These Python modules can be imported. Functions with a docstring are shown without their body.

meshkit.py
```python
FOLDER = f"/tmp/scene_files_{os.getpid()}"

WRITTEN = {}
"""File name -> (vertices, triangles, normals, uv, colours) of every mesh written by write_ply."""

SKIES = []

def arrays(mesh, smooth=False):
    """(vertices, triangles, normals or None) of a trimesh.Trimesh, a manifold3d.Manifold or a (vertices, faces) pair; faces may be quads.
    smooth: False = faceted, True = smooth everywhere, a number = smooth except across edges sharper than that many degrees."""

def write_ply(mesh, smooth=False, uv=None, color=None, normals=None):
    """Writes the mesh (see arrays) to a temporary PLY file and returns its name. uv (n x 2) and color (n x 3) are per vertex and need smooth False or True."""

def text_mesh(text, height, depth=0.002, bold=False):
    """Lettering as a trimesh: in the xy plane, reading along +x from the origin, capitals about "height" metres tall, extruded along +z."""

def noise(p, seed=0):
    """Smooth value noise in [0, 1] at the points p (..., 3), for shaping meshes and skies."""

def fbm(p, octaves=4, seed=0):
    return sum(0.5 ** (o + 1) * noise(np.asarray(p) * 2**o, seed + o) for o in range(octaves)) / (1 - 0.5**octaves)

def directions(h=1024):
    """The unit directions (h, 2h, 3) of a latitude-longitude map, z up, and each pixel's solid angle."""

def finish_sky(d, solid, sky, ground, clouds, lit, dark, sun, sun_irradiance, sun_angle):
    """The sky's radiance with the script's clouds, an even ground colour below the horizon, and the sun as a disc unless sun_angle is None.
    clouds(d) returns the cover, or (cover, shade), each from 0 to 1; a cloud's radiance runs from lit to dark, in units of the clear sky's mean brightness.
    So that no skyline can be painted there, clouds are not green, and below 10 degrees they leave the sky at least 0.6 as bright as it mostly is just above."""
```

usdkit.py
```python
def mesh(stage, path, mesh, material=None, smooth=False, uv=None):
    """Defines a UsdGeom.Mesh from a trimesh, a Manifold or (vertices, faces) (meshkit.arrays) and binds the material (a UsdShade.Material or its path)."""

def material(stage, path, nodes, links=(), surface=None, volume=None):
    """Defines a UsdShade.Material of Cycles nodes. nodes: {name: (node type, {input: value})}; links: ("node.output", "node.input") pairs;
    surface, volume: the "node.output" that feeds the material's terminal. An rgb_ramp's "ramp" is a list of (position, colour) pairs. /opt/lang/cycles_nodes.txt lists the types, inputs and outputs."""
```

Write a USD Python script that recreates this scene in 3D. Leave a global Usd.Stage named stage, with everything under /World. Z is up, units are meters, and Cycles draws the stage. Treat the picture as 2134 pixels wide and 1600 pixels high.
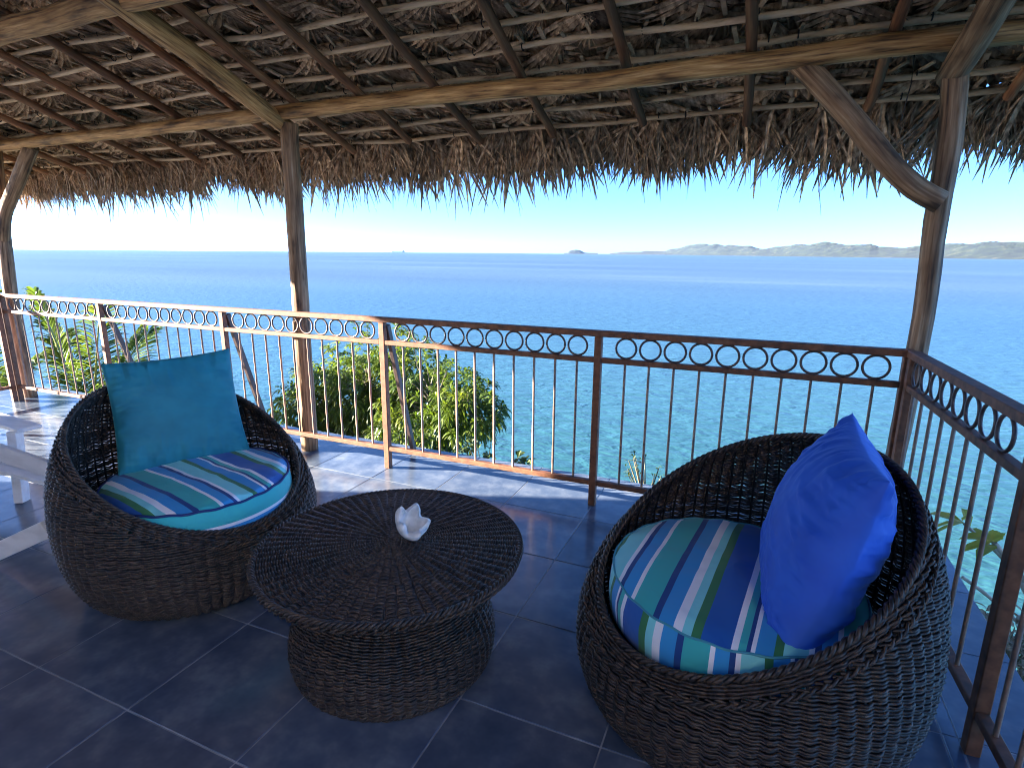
import math, random
import numpy as np
import trimesh
import usdkit, meshkit
from pxr import Usd, UsdGeom, UsdLux, UsdShade, Gf, Sdf, Vt

stage = Usd.Stage.CreateInMemory()
UsdGeom.SetStageUpAxis(stage, UsdGeom.Tokens.z)
UsdGeom.SetStageMetersPerUnit(stage, 1.0)
world = UsdGeom.Xform.Define(stage, '/World')
stage.SetDefaultPrim(world.GetPrim())
UsdGeom.Scope.Define(stage, '/World/Looks')
PI = math.pi

# ------------------------------------------------------------------ camera, sky, sun, exposure
YAW, PITCH, ROLL, EYE = -0.40624, 0.22674, 0.0082, 1.50976
FOCAL = 1185.68 / 2134 * 36
EXPOSURE = 3.55
SKY, SUN = 0.05, 1.25
SUN_DIR = np.array([-0.938, -0.350, 0.262]); SUN_DIR /= np.linalg.norm(SUN_DIR)

fw = np.array([math.sin(YAW) * math.cos(PITCH), math.cos(YAW) * math.cos(PITCH), -math.sin(PITCH)])
rt = np.array([math.cos(YAW), -math.sin(YAW), 0.0]); up = np.cross(rt, fw)
rt, up = math.cos(ROLL) * rt + math.sin(ROLL) * up, -math.sin(ROLL) * rt + math.cos(ROLL) * up
cam = UsdGeom.Camera.Define(stage, '/World/camera')
cam.AddTransformOp().Set(Gf.Matrix4d(*rt, 0, *up, 0, *(-fw), 0, 0, 0, EYE, 1))
cam.CreateHorizontalApertureAttr(36.0); cam.CreateVerticalApertureAttr(36.0 * 767 / 1024)
cam.CreateFocalLengthAttr(FOCAL)
cam.CreateClippingRangeAttr(Gf.Vec2f(0.05, 60000))
cam.CreateExposureAttr(EXPOSURE)

dome = UsdLux.DomeLight.Define(stage, '/World/sky')
dome.GetPrim().SetCustomDataByKey('kind', 'structure')
sky_mat = usdkit.material(stage, '/World/Looks/sky', {
    's': ('sky_texture', {'sky_type': 'single_scattering', 'sun_disc': False,
                          'sun_elevation': float(math.asin(SUN_DIR[2])),
                          'sun_rotation': float(math.atan2(SUN_DIR[0], SUN_DIR[1])),
                          'altitude': 20.0, 'air_density': 0.5, 'aerosol_density': 0.35, 'ozone_density': 6.0}),
    'b': ('background_shader', {'strength': SKY})}, [('s.color', 'b.color')], surface='b.background')
UsdShade.MaterialBindingAPI.Apply(dome.GetPrim()).Bind(sky_mat)

sun = UsdLux.DistantLight.Define(stage, '/World/sun')
sun.CreateIntensityAttr(SUN); sun.CreateAngleAttr(0.5); sun.CreateNormalizeAttr(True)
sun.CreateColorAttr(Gf.Vec3f(1.0, 0.90, 0.76))
zz = SUN_DIR; xx = np.cross([0, 0, 1.0], zz); xx /= np.linalg.norm(xx); yy = np.cross(zz, xx)
sun.AddTransformOp().Set(Gf.Matrix4d(*xx, 0, *yy, 0, *zz, 0, 0, 0, 20, 1))

# ------------------------------------------------------------------ helpers
used = {}
def numbered(path):
    n = used.get(path, 0); used[path] = n + 1
    return path if n == 0 else f'{path}_{n:03d}'

def path_of(parent):
    if parent is None: return '/World'
    return str(parent.GetPath())

def tag(o, label=None, cat=None, group=None, kind=None):
    p = o.GetPrim() if hasattr(o, 'GetPrim') else o
    for k, v in (('label', label), ('category', cat), ('group', group), ('kind', kind)):
        if v: p.SetCustomDataByKey(k, v)
    return p

def obj(name, mesh, material, parent=None, smooth=False, uv=None):
    if isinstance(mesh, tuple) and len(mesh) == 3:
        m = usdkit.mesh(stage, numbered(path_of(parent) + '/' + name), mesh[:2], material, smooth=True)
        UsdGeom.PrimvarsAPI(m).CreatePrimvar('grain', Sdf.ValueTypeNames.Float3Array, 'vertex').Set(Vt.Vec3fArray.FromNumpy(mesh[2].astype(np.float32)))
        return m.GetPrim()
    return usdkit.mesh(stage, numbered(path_of(parent) + '/' + name), mesh, material, smooth=smooth, uv=uv).GetPrim()

def thing(name, label, cat, loc=(0, 0, 0), rotz=0.0, group=None, kind=None):
    x = UsdGeom.Xform.Define(stage, numbered('/World/' + name))
    x.AddTranslateOp().Set(Gf.Vec3d(*map(float, loc))); x.AddRotateZOp().Set(math.degrees(rotz))
    return tag(x, label, cat, group, kind)

def copy_of(src, name, label, cat, loc, rotz, group=None):
    t = thing(name, label, cat, loc, rotz, group)
    t.GetReferences().AddInternalReference(src.GetPath()); t.SetInstanceable(True)
    return t

class MB:
    """collects vertices and triangles of one mesh"""
    def __init__(s): s.v, s.f, s.n = [], [], 0
    def add(s, v, f):
        v = np.asarray(v, float); f = np.asarray(f, int)
        if f.ndim == 2 and f.shape[1] == 4: f = np.vstack([f[:, [0, 1, 2]], f[:, [0, 2, 3]]])
        s.v.append(v); s.f.append(f + s.n); s.n += len(v); return s
    def get(s): return np.vstack(s.v), np.vstack(s.f)

def frames(path, closed=False, hint=(0, 0, 1.0)):
    p = np.asarray(path, float)
    if closed: t = np.roll(p, -1, 0) - np.roll(p, 1, 0)
    else: t = np.gradient(p, axis=0)
    t /= np.linalg.norm(t, axis=1, keepdims=True)
    h = np.broadcast_to(np.asarray(hint, float), t.shape)
    a = np.cross(t, h); l = np.linalg.norm(a, axis=1, keepdims=True)
    if (l < 1e-3).any():
        a = np.cross(t, np.array([0.577, 0.816, 0.01])); l = np.linalg.norm(a, axis=1, keepdims=True)
    a /= l; return t, a, np.cross(a, t)

def tube(path, r, sides=8, closed=False, caps=True, hint=(0, 0, 1.0), lump=0.0, seed=0, flat=1.0):
    p = np.asarray(path, float); n = len(p); r = np.broadcast_to(np.asarray(r, float), (n,))
    t, a, b = frames(p, closed, hint)
    th = np.arange(sides) / sides * 2 * PI
    ring = p[:, None] + r[:, None, None] * (np.cos(th)[None, :, None] * a[:, None] + flat * np.sin(th)[None, :, None] * b[:, None])
    if lump:
        k = meshkit.fbm(ring * 9.0 + seed * 7.1, 2, seed) - 0.5
        ring = p[:, None] + (ring - p[:, None]) * (1 + lump * 2 * k[..., None])
    v = ring.reshape(-1, 3)
    i = np.arange(n if closed else n - 1)[:, None]; j = np.arange(sides)[None]
    i2 = (i + 1) % n; j2 = (j + 1) % sides
    f = np.stack([i * sides + j, i * sides + j2, i2 * sides + j2, i2 * sides + j], -1).reshape(-1, 4)
    f = np.vstack([f[:, [0, 1, 2]], f[:, [0, 2, 3]]])
    if caps and not closed:
        v = np.vstack([v, p[0], p[-1]])
        c0, c1 = n * sides, n * sides + 1; j = np.arange(sides)
        f = np.vstack([f, np.stack([np.full(sides, c0), (j + 1) % sides, j], 1),
                       np.stack([np.full(sides, c1), (n - 1) * sides + j, (n - 1) * sides + (j + 1) % sides], 1)])
    return v, f

def pole(a, b, r0, r1, n=10, sides=10, wob=0.0, lump=0.06, seed=0, mids=()):
    pts = [np.asarray(q, float) for q in (a, *mids, b)]
    d = np.r_[0, np.cumsum([np.linalg.norm(pts[i + 1] - pts[i]) for i in range(len(pts) - 1)])]
    t = np.linspace(0, d[-1], n)
    if len(pts) > 2:
        from scipy.interpolate import PchipInterpolator
        p = np.stack([PchipInterpolator(d, np.array(pts)[:, k])(t) for k in range(3)], 1)
    else: p = np.stack([np.interp(t, d, np.array(pts)[:, k]) for k in range(3)], 1)
    if wob:
        w = np.stack([meshkit.fbm(np.stack([t * 1.3 + 31 * k, t * 0 + seed, t * 0 + k], 1), 2, seed + k) - 0.5 for k in range(3)], 1)
        w *= np.minimum(1, np.minimum(t, t[-1] - t) / 0.3)[:, None]
        p = p + wob * 2 * w
    d_ = p[-1] - p[0]; r = np.linspace(r0, r1, n)
    v, f = tube(p, r, sides, lump=lump, seed=seed, hint=(0, 1.0, 0) if abs(d_[2]) > 0.6 * np.linalg.norm(d_) else (0, 0, 1.0))
    th = np.arange(sides) / sides * 2 * PI; o = seed * 3.7
    g = np.stack([r[:, None] * np.cos(th) + o, r[:, None] * np.sin(th), np.repeat(t[:, None], sides, 1)], -1).reshape(-1, 3)
    return v, f, np.vstack([g, [[o, 0, t[0]], [o, 0, t[-1]]]])       # grain coordinates: across and along the pole

def box(c, s, R=None, bev=0.0):
    c = np.asarray(c, float); s = np.asarray(s, float) / 2
    if bev:
        pts = []
        for sx in (-1, 1):
            for sy in (-1, 1):
                for sz in (-1, 1):
                    q = np.array([sx, sy, sz]) * s
                    for k in range(3):
                        m = q.copy()
                        for l in range(3):
                            if l != k: m[l] -= np.sign(m[l]) * bev
                        pts.append(m)
        h = trimesh.convex.convex_hull(np.array(pts)); v, f = np.array(h.vertices), np.array(h.faces)
    else:
        b = trimesh.creation.box(extents=s * 2); v, f = np.array(b.vertices), np.array(b.faces)
    if R is not None: v = v @ np.asarray(R).T
    return v + c, f

def beam(a, b, w, h, upv=(0, 0, 1.0), bev=0.003):
    """a board from a to b, w wide sideways and h high"""
    a = np.asarray(a, float); b = np.asarray(b, float); d = b - a; L = np.linalg.norm(d); d /= L
    s = np.cross(d, upv); s /= np.linalg.norm(s); u = np.cross(s, d)
    return box((a + b) / 2, (L, w, h), np.stack([d, s, u], 1), bev)

def torus(c, R, r, ax_u, ax_v, n=22, m=6):
    th = np.arange(n) / n * 2 * PI
    p = np.asarray(c) + R * (np.cos(th)[:, None] * np.asarray(ax_u) + np.sin(th)[:, None] * np.asarray(ax_v))
    return tube(p, r, m, closed=True, hint=np.cross(ax_u, ax_v))

def rot(axis, ang):
    return trimesh.transformations.rotation_matrix(ang, axis)[:3, :3]

# ------------------------------------------------------------------ materials
def noise_mat(name, ramp, scale=(6, 6, 6), detail=5.0, rough=0.7, bump=0.0, bdist=0.01, spec=0.5, rand=0.0, bscale=None, coords='pos', extra=None, stain=None):
    nodes = {'g': {'pos': ('geometry', {}), 'obj': ('texture_coordinate', {}), 'grain': ('attribute', {'attribute': 'grain'})}[coords],
             'm': ('mapping', {'scale': scale}),
             'n': ('noise_texture', {'scale': 1.0, 'detail': detail, 'roughness': 0.6}),
             'r': ('rgb_ramp', {'ramp': ramp}),
             'p': ('principled_bsdf', {'roughness': rough, 'specular_ior_level': spec, **(extra or {})})}
    out = {'pos': 'g.position', 'obj': 'g.object', 'grain': 'g.vector'}[coords]
    links = [(out, 'm.vector'), ('m.vector', 'n.vector'), ('n.fac', 'r.fac')]
    col = 'r.color'
    if rand:
        nodes['oi'] = ('object_info', {})
        nodes['mr'] = ('map_range', {'from_min': 0.0, 'from_max': 1.0, 'to_min': 1 - rand, 'to_max': 1 + rand})
        nodes['h'] = ('hsv', {})
        links += [('oi.random', 'mr.value'), ('mr.result', 'h.value'), ('r.color', 'h.color')]
        col = 'h.color'
    if stain:
        nodes['m3'] = ('mapping', {'scale': stain}); nodes['n3'] = ('noise_texture', {'scale': 1.0, 'detail': 3.0})
        nodes['r3'] = ('rgb_ramp', {'ramp': [(0.30, (0.22, 0.18, 0.15)), (0.42, (0.75, 0.70, 0.64)), (0.6, (1, 1, 1)), (0.75, (1.3, 1.3, 1.3))]})
        nodes['mu'] = ('mix', {'mix_type': 'multiply', 'fac': 1.0})
        links += [(out, 'm3.vector'), ('m3.vector', 'n3.vector'), ('n3.fac', 'r3.fac'), (col, 'mu.color1'), ('r3.color', 'mu.color2')]; col = 'mu.color'
    links.append((col, 'p.base_color'))
    if bump:
        nodes['bn'] = ('bump', {'strength': bump, 'distance': bdist})
        if bscale is not None:
            nodes['m2'] = ('mapping', {'scale': bscale}); nodes['n2'] = ('noise_texture', {'scale': 1.0, 'detail': 4.0})
            links += [(out, 'm2.vector'), ('m2.vector', 'n2.vector'), ('n2.fac', 'bn.height')]
        else: links.append(('n.fac', 'bn.height'))
        links.append(('bn.normal', 'p.normal'))
    return usdkit.material(stage, '/World/Looks/' + name, nodes, links, surface='p.BSDF')

def plain(name, c, rough=0.6, **kw):
    return usdkit.material(stage, '/World/Looks/' + name, {'p': ('principled_bsdf', {'base_color': c, 'roughness': rough, **kw})}, [], surface='p.BSDF')

M = {}
M['post_wood'] = noise_mat('post_wood', [(0.30, (0.035, 0.016, 0.009)), (0.42, (0.18, 0.095, 0.045)), (0.56, (0.31, 0.18, 0.095)), (0.74, (0.48, 0.35, 0.22))], (60, 60, 2.6), 8, 0.75, 0.8, 0.006, bscale=(50, 50, 3), coords='grain', stain=(18, 18, 5))
M['beam_wood'] = noise_mat('beam_wood', [(0.33, (0.08, 0.034, 0.012)), (0.42, (0.33, 0.17, 0.06)), (0.55, (0.52, 0.30, 0.115)), (0.68, (0.66, 0.43, 0.20))], (80, 80, 5.0), 8, 0.65, 0.9, 0.006, bscale=(55, 55, 3), coords='grain', stain=(16, 16, 3.5))
M['rafter_wood'] = noise_mat('rafter_wood', [(0.28, (0.07, 0.024, 0.010)), (0.45, (0.20, 0.08, 0.034)), (0.65, (0.31, 0.155, 0.07)), (0.8, (0.42, 0.24, 0.12))], (60, 60, 4.0), 7, 0.7, 0.6, 0.006, rand=0.45, coords='grain')
M['batten_wood'] = noise_mat('batten_wood', [(0.3, (0.20, 0.11, 0.055)), (0.42, (0.50, 0.34, 0.20)), (0.7, (0.68, 0.51, 0.34))], (40, 40, 8), 5, 0.6, 0.4, 0.006, rand=0.2, coords='grain')
def leaf_mat(name, ramp, scale, rand, trans, tcol, rough=0.6):
    nodes = {'g': ('geometry', {}), 'm': ('mapping', {'scale': scale}), 'n': ('noise_texture', {'scale': 1.0, 'detail': 4.0}),
             'r': ('rgb_ramp', {'ramp': ramp}), 'oi': ('object_info', {}), 'mr': ('map_range', {'from_min': 0.0, 'from_max': 1.0, 'to_min': 1 - rand, 'to_max': 1 + rand}),
             'h': ('hsv', {}), 'p': ('principled_bsdf', {'roughness': rough}), 't': ('translucent_bsdf', {}), 'mx': ('mix_closure', {'fac': trans}),
             'mc': ('mix', {'mix_type': 'multiply', 'fac': 1.0, 'color2': tcol})}
    links = [('g.position', 'm.vector'), ('m.vector', 'n.vector'), ('n.fac', 'r.fac'), ('oi.random', 'mr.value'), ('mr.result', 'h.value'),
             ('r.color', 'h.color'), ('h.color', 'p.base_color'), ('h.color', 'mc.color1'), ('mc.color', 't.color'), ('p.BSDF', 'mx.closure1'), ('t.BSDF', 'mx.closure2')]
    return usdkit.material(stage, '/World/Looks/' + name, nodes, links, surface='mx.closure')
M['dry_leaf'] = leaf_mat('dry_leaf', [(0.32, (0.12, 0.068, 0.038)), (0.45, (0.32, 0.205, 0.12)), (0.58, (0.49, 0.345, 0.22)), (0.72, (0.68, 0.52, 0.36))], (38, 9, 30), 0.45, 0.16, (1, 0.8, 0.6))
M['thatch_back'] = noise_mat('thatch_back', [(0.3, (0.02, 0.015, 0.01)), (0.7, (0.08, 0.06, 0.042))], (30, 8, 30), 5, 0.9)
M['stalk_dry'] = noise_mat('stalk_dry', [(0.3, (0.30, 0.20, 0.12)), (0.7, (0.55, 0.42, 0.28))], (20, 20, 20), 4, 0.7, rand=0.3)
M['tie'] = plain('tie', (0.03, 0.02, 0.015), 0.8)
M['tile'] = noise_mat('tile', [(0.3, (0.050, 0.072, 0.118)), (0.5, (0.086, 0.112, 0.160)), (0.7, (0.165, 0.190, 0.230))], (7, 7, 7), 8, 0.20, 0.15, 0.003, spec=0.85, rand=0.16)
M['grout'] = noise_mat('grout', [(0.3, (0.12, 0.135, 0.16)), (0.7, (0.34, 0.35, 0.36))], (9, 9, 9), 4, 0.85)
M['concrete'] = noise_mat('concrete', [(0.3, (0.25, 0.24, 0.22)), (0.7, (0.42, 0.40, 0.37))], (4, 4, 4), 6, 0.9)
M['wall'] = noise_mat('wall', [(0.3, (0.66, 0.56, 0.44)), (0.7, (0.78, 0.68, 0.55))], (3, 3, 3), 5, 0.85)
M['rail'] = noise_mat('rail', [(0.3, (0.085, 0.030, 0.014)), (0.5, (0.17, 0.062, 0.026)), (0.72, (0.24, 0.10, 0.048))], (24, 24, 24), 6, 0.68, 0.3, 0.002)
M['bar'] = noise_mat('bar', [(0.3, (0.16, 0.10, 0.075)), (0.7, (0.30, 0.20, 0.15))], (24, 24, 24), 5, 0.5, 0.3, 0.002)
M['iron'] = noise_mat('iron', [(0.3, (0.05, 0.032, 0.03)), (0.7, (0.11, 0.07, 0.06))], (24, 24, 24), 5, 0.45, 0.2, 0.002)
M['wicker'] = noise_mat('wicker', [(0.3, (0.016, 0.009, 0.007)), (0.5, (0.038, 0.024, 0.017)), (0.75, (0.105, 0.074, 0.053))], (45, 45, 45), 4, 0.40, 0.2, 0.002, spec=0.42, coords='obj')
M['wicker_dark'] = plain('wicker_dark', (0.02, 0.014, 0.011), 0.7)
M['shell'] = noise_mat('shell', [(0.3, (0.55, 0.56, 0.55)), (0.6, (0.80, 0.80, 0.78))], (30, 30, 30), 5, 0.45, 0.4, 0.004)
M['white_paint'] = noise_mat('white_paint', [(0.3, (0.62, 0.63, 0.64)), (0.6, (0.78, 0.79, 0.80))], (6, 20, 20), 4, 0.5)
M['bark'] = noise_mat('bark', [(0.3, (0.10, 0.08, 0.06)), (0.7, (0.28, 0.24, 0.19))], (14, 14, 5), 5, 0.9, 0.6, 0.02)
M['pale_bark'] = noise_mat('pale_bark', [(0.3, (0.35, 0.27, 0.19)), (0.7, (0.55, 0.46, 0.34))], (20, 20, 20), 4, 0.8)
M['mango_leaf'] = leaf_mat('mango_leaf', [(0.3, (0.045, 0.085, 0.014)), (0.5, (0.11, 0.165, 0.022)), (0.7, (0.21, 0.235, 0.035))], (2.2, 2.2, 2.2), 0.1, 0.42, (1.5, 1.5, 0.6), 0.42)
M['palm_leaf'] = leaf_mat('palm_leaf', [(0.3, (0.05, 0.09, 0.02)), (0.5, (0.10, 0.15, 0.03)), (0.7, (0.18, 0.21, 0.05))], (3, 3, 3), 0.2, 0.35, (1.4, 1.4, 0.7), 0.4)
M['stalk'] = plain('stalk', (0.22, 0.25, 0.07), 0.5)
M['yellow_leaf'] = leaf_mat('yellow_leaf', [(0.3, (0.30, 0.30, 0.05)), (0.6, (0.45, 0.38, 0.10))], (8, 8, 8), 0.15, 0.4, (1.2, 1.1, 0.6))
M['shrub_leaf'] = leaf_mat('shrub_leaf', [(0.3, (0.03, 0.06, 0.02)), (0.6, (0.09, 0.13, 0.03))], (6, 6, 6), 0.1, 0.3, (1.3, 1.3, 0.6))
M['dry_twig'] = noise_mat('dry_twig', [(0.3, (0.10, 0.08, 0.04)), (0.7, (0.22, 0.18, 0.10))], (20, 20, 20), 4, 0.9)
M['soil'] = noise_mat('soil', [(0.3, (0.06, 0.07, 0.03)), (0.6, (0.16, 0.13, 0.08))], (1.2, 1.2, 1.2), 6, 0.95)
M['ship'] = plain('ship', (0.03, 0.035, 0.045), 0.8)

def fabric(name, c, c2):
    return usdkit.material(stage, '/World/Looks/' + name, {
        'g': ('texture_coordinate', {}), 'n': ('noise_texture', {'scale': 9.0, 'detail': 4.0}), 'r': ('rgb_ramp', {'ramp': [(0.3, c), (0.7, c2)]}),
        'n2': ('noise_texture', {'scale': 14.0, 'detail': 3.0, 'distortion': 0.6}), 'b': ('bump', {'strength': 0.35, 'distance': 0.012}),
        'p': ('principled_bsdf', {'roughness': 0.7, 'sheen_weight': 0.25, 'sheen_roughness': 0.4, 'sheen_tint': tuple(min(1, x * 3 + 0.2) for x in c2)})},
        [('g.object', 'n.vector'), ('g.object', 'n2.vector'), ('n.fac', 'r.fac'), ('r.color', 'p.base_color'), ('n2.fac', 'b.height'), ('b.normal', 'p.normal')], surface='p.BSDF')
M['teal'] = fabric('teal', (0.006, 0.145, 0.19), (0.012, 0.20, 0.245))
M['royal'] = fabric('royal', (0.012, 0.085, 0.50), (0.02, 0.12, 0.60))
M['aqua_cord'] = plain('aqua_cord', (0.06, 0.32, 0.40), 0.75)
M['navy_cord'] = plain('navy_cord', (0.008, 0.025, 0.13), 0.7)

C = dict(teal=(0.04, 0.44, 0.44), aqua=(0.22, 0.68, 0.70), blue=(0.025, 0.29, 0.64), navy=(0.005, 0.05, 0.22), royal=(0.004, 0.10, 0.40), white=(0.84, 0.85, 0.90), green=(0.03, 0.19, 0.07))
STRIPES = [('aqua', 2.2), ('white', .5), ('navy', .6), ('blue', 1.4), ('white', .5), ('teal', 2.8), ('navy', .7), ('blue', 1.8), ('white', 1.0), ('aqua', 1.0), ('green', 1.0), ('royal', 3.0),
           ('white', .6), ('teal', .8), ('navy', .35), ('white', .5), ('blue', 1.6), ('green', .9)]
def stripe_mat(name):
    tot = sum(w for _, w in STRIPES); x = 0; ramp = []
    for c, w in STRIPES: ramp.append((x / tot, C[c])); x += w
    return usdkit.material(stage, '/World/Looks/' + name, {
        'u': ('uvmap', {'attribute': 'st'}), 'x': ('separate_xyz', {}), 'f': ('math', {'math_type': 'fraction'}), 'r': ('rgb_ramp', {'ramp': ramp, 'interpolate': False}),
        'g': ('texture_coordinate', {}), 'n': ('noise_texture', {'scale': 18.0, 'detail': 3.0, 'distortion': 0.4}), 'b': ('bump', {'strength': 0.3, 'distance': 0.01}),
        'p': ('principled_bsdf', {'roughness': 0.75, 'sheen_weight': 0.15})},
        [('u.UV', 'x.vector'), ('x.x', 'f.value1'), ('f.value', 'r.fac'), ('r.color', 'p.base_color'), ('g.object', 'n.vector'), ('n.fac', 'b.height'), ('b.normal', 'p.normal')], surface='p.BSDF')
M['stripes'] = stripe_mat('stripes')

# ------------------------------------------------------------------ sea, far shore
SEA = -16.0
def sea_mat():
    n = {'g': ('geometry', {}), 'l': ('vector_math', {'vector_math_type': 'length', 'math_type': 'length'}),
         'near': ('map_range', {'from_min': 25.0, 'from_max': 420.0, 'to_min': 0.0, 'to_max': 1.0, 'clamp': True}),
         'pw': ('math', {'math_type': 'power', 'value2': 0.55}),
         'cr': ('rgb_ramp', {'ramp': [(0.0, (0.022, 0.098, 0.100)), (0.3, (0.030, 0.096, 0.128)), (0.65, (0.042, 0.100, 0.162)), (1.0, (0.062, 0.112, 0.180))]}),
         'm1': ('mapping', {'scale': (0.42, 1.0, 1.0), 'rotation': (0, 0, 0.5)}),
         'w1': ('noise_texture', {'scale': 0.62, 'detail': 3.0, 'roughness': 0.55, 'distortion': 0.5}),
         'm2': ('mapping', {'scale': (0.6, 1.0, 1.0), 'rotation': (0, 0, 0.2)}),
         'w2': ('noise_texture', {'scale': 2.4, 'detail': 3.0, 'distortion': 0.3}),
         'b1': ('bump', {'strength': 0.5, 'distance': 0.9}), 'b2': ('bump', {'strength': 0.28, 'distance': 0.22}),
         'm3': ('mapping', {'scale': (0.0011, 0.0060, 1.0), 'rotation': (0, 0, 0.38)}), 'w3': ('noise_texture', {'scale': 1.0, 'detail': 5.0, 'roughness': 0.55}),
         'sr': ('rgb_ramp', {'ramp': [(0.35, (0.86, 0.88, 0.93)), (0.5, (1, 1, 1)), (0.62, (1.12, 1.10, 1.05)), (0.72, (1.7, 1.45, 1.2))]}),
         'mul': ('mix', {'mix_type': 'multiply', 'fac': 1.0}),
         'p': ('principled_bsdf', {'roughness': 0.16, 'ior': 1.33, 'specular_ior_level': 0.16}),
         'ro': ('map_range', {'from_min': 0.0, 'from_max': 1.0, 'to_min': 0.14, 'to_max': 0.42})}
    del n['l'][1]['vector_math_type']
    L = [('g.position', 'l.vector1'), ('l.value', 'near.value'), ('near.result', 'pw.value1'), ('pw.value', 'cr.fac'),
         ('g.position', 'm1.vector'), ('m1.vector', 'w1.vector'), ('g.position', 'm2.vector'), ('m2.vector', 'w2.vector'),
         ('w1.fac', 'b1.height'), ('w2.fac', 'b2.height'), ('b1.normal', 'b2.normal'), ('b2.normal', 'p.normal'),
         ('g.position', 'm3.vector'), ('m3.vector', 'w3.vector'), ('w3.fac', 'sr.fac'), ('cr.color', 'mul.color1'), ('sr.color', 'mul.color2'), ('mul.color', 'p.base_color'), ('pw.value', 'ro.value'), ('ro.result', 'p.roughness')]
    return usdkit.material(stage, '/World/Looks/sea', n, L, surface='p.BSDF')
rad = np.r_[0, np.geomspace(4, 14800, 60)]; na = 180
th = np.arange(na) / na * 2 * PI
sv = np.stack([rad[:, None] * np.cos(th), rad[:, None] * np.sin(th), np.full((len(rad), na), SEA)], -1).reshape(-1, 3)
i = np.arange(len(rad) - 1)[:, None]; j = np.arange(na)[None]
sf = np.stack([i * na + j, (i + 1) * na + j, (i + 1) * na + (j + 1) % na, i * na + (j + 1) % na], -1).reshape(-1, 4)
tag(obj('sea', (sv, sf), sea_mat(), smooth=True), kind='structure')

M['hill'] = noise_mat('hill', [(0.32, (0.003, 0.010, 0.013)), (0.46, (0.008, 0.017, 0.018)), (0.54, (0.012, 0.024, 0.017)), (0.62, (0.022, 0.031, 0.022)), (0.74, (0.075, 0.068, 0.052))], (0.012, 0.012, 0.02), 9, 0.95)
def hills(az, dist, el, depth, nd, name, seed, rough):
    """land whose shore lies at dist(az) and whose skyline rises to el(az) degrees as seen from the terrace"""
    n = int((az[-1] - az[0]) / 0.06) + 1; a = np.linspace(az[0], az[-1], n)
    D = np.interp(a, *dist); E = np.interp(a, *el)
    t = np.linspace(0, 1, nd); r = D[:, None] + depth * t[None] - depth * 0.05
    x = r * np.sin(np.radians(a))[:, None]; y = r * np.cos(np.radians(a))[:, None]
    H = np.tan(np.radians(E)) * (D + depth * 0.5) + EYE - SEA
    q = np.stack([x / 420, y / 420, np.full_like(x, seed)], -1)
    ridge = 1 - np.abs(2 * meshkit.fbm(q, 5, seed) - 1)
    prof = np.interp(t, [0, 0.05, 0.12, 0.3, 0.5, 0.75, 1], [-0.06, 0, 0.12, 0.55, 0.93, 0.7, 0.2])
    z = H[:, None] * prof[None] * (1 - rough + rough * 1.25 * ridge)
    z = z + SEA
    v = np.stack([x, y, z], -1).reshape(-1, 3)
    i = np.arange(n - 1)[:, None]; j = np.arange(nd - 1)[None]
    f = np.stack([i * nd + j, i * nd + j + 1, (i + 1) * nd + j + 1, (i + 1) * nd + j], -1).reshape(-1, 4)
    return tag(obj(name, (v, f), M['hill'], smooth=True), kind='structure')
shore = ([-14, -8, -4, 4, 11, 18, 32], [10200, 9300, 8300, 6600, 5700, 5000, 4200])
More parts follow.
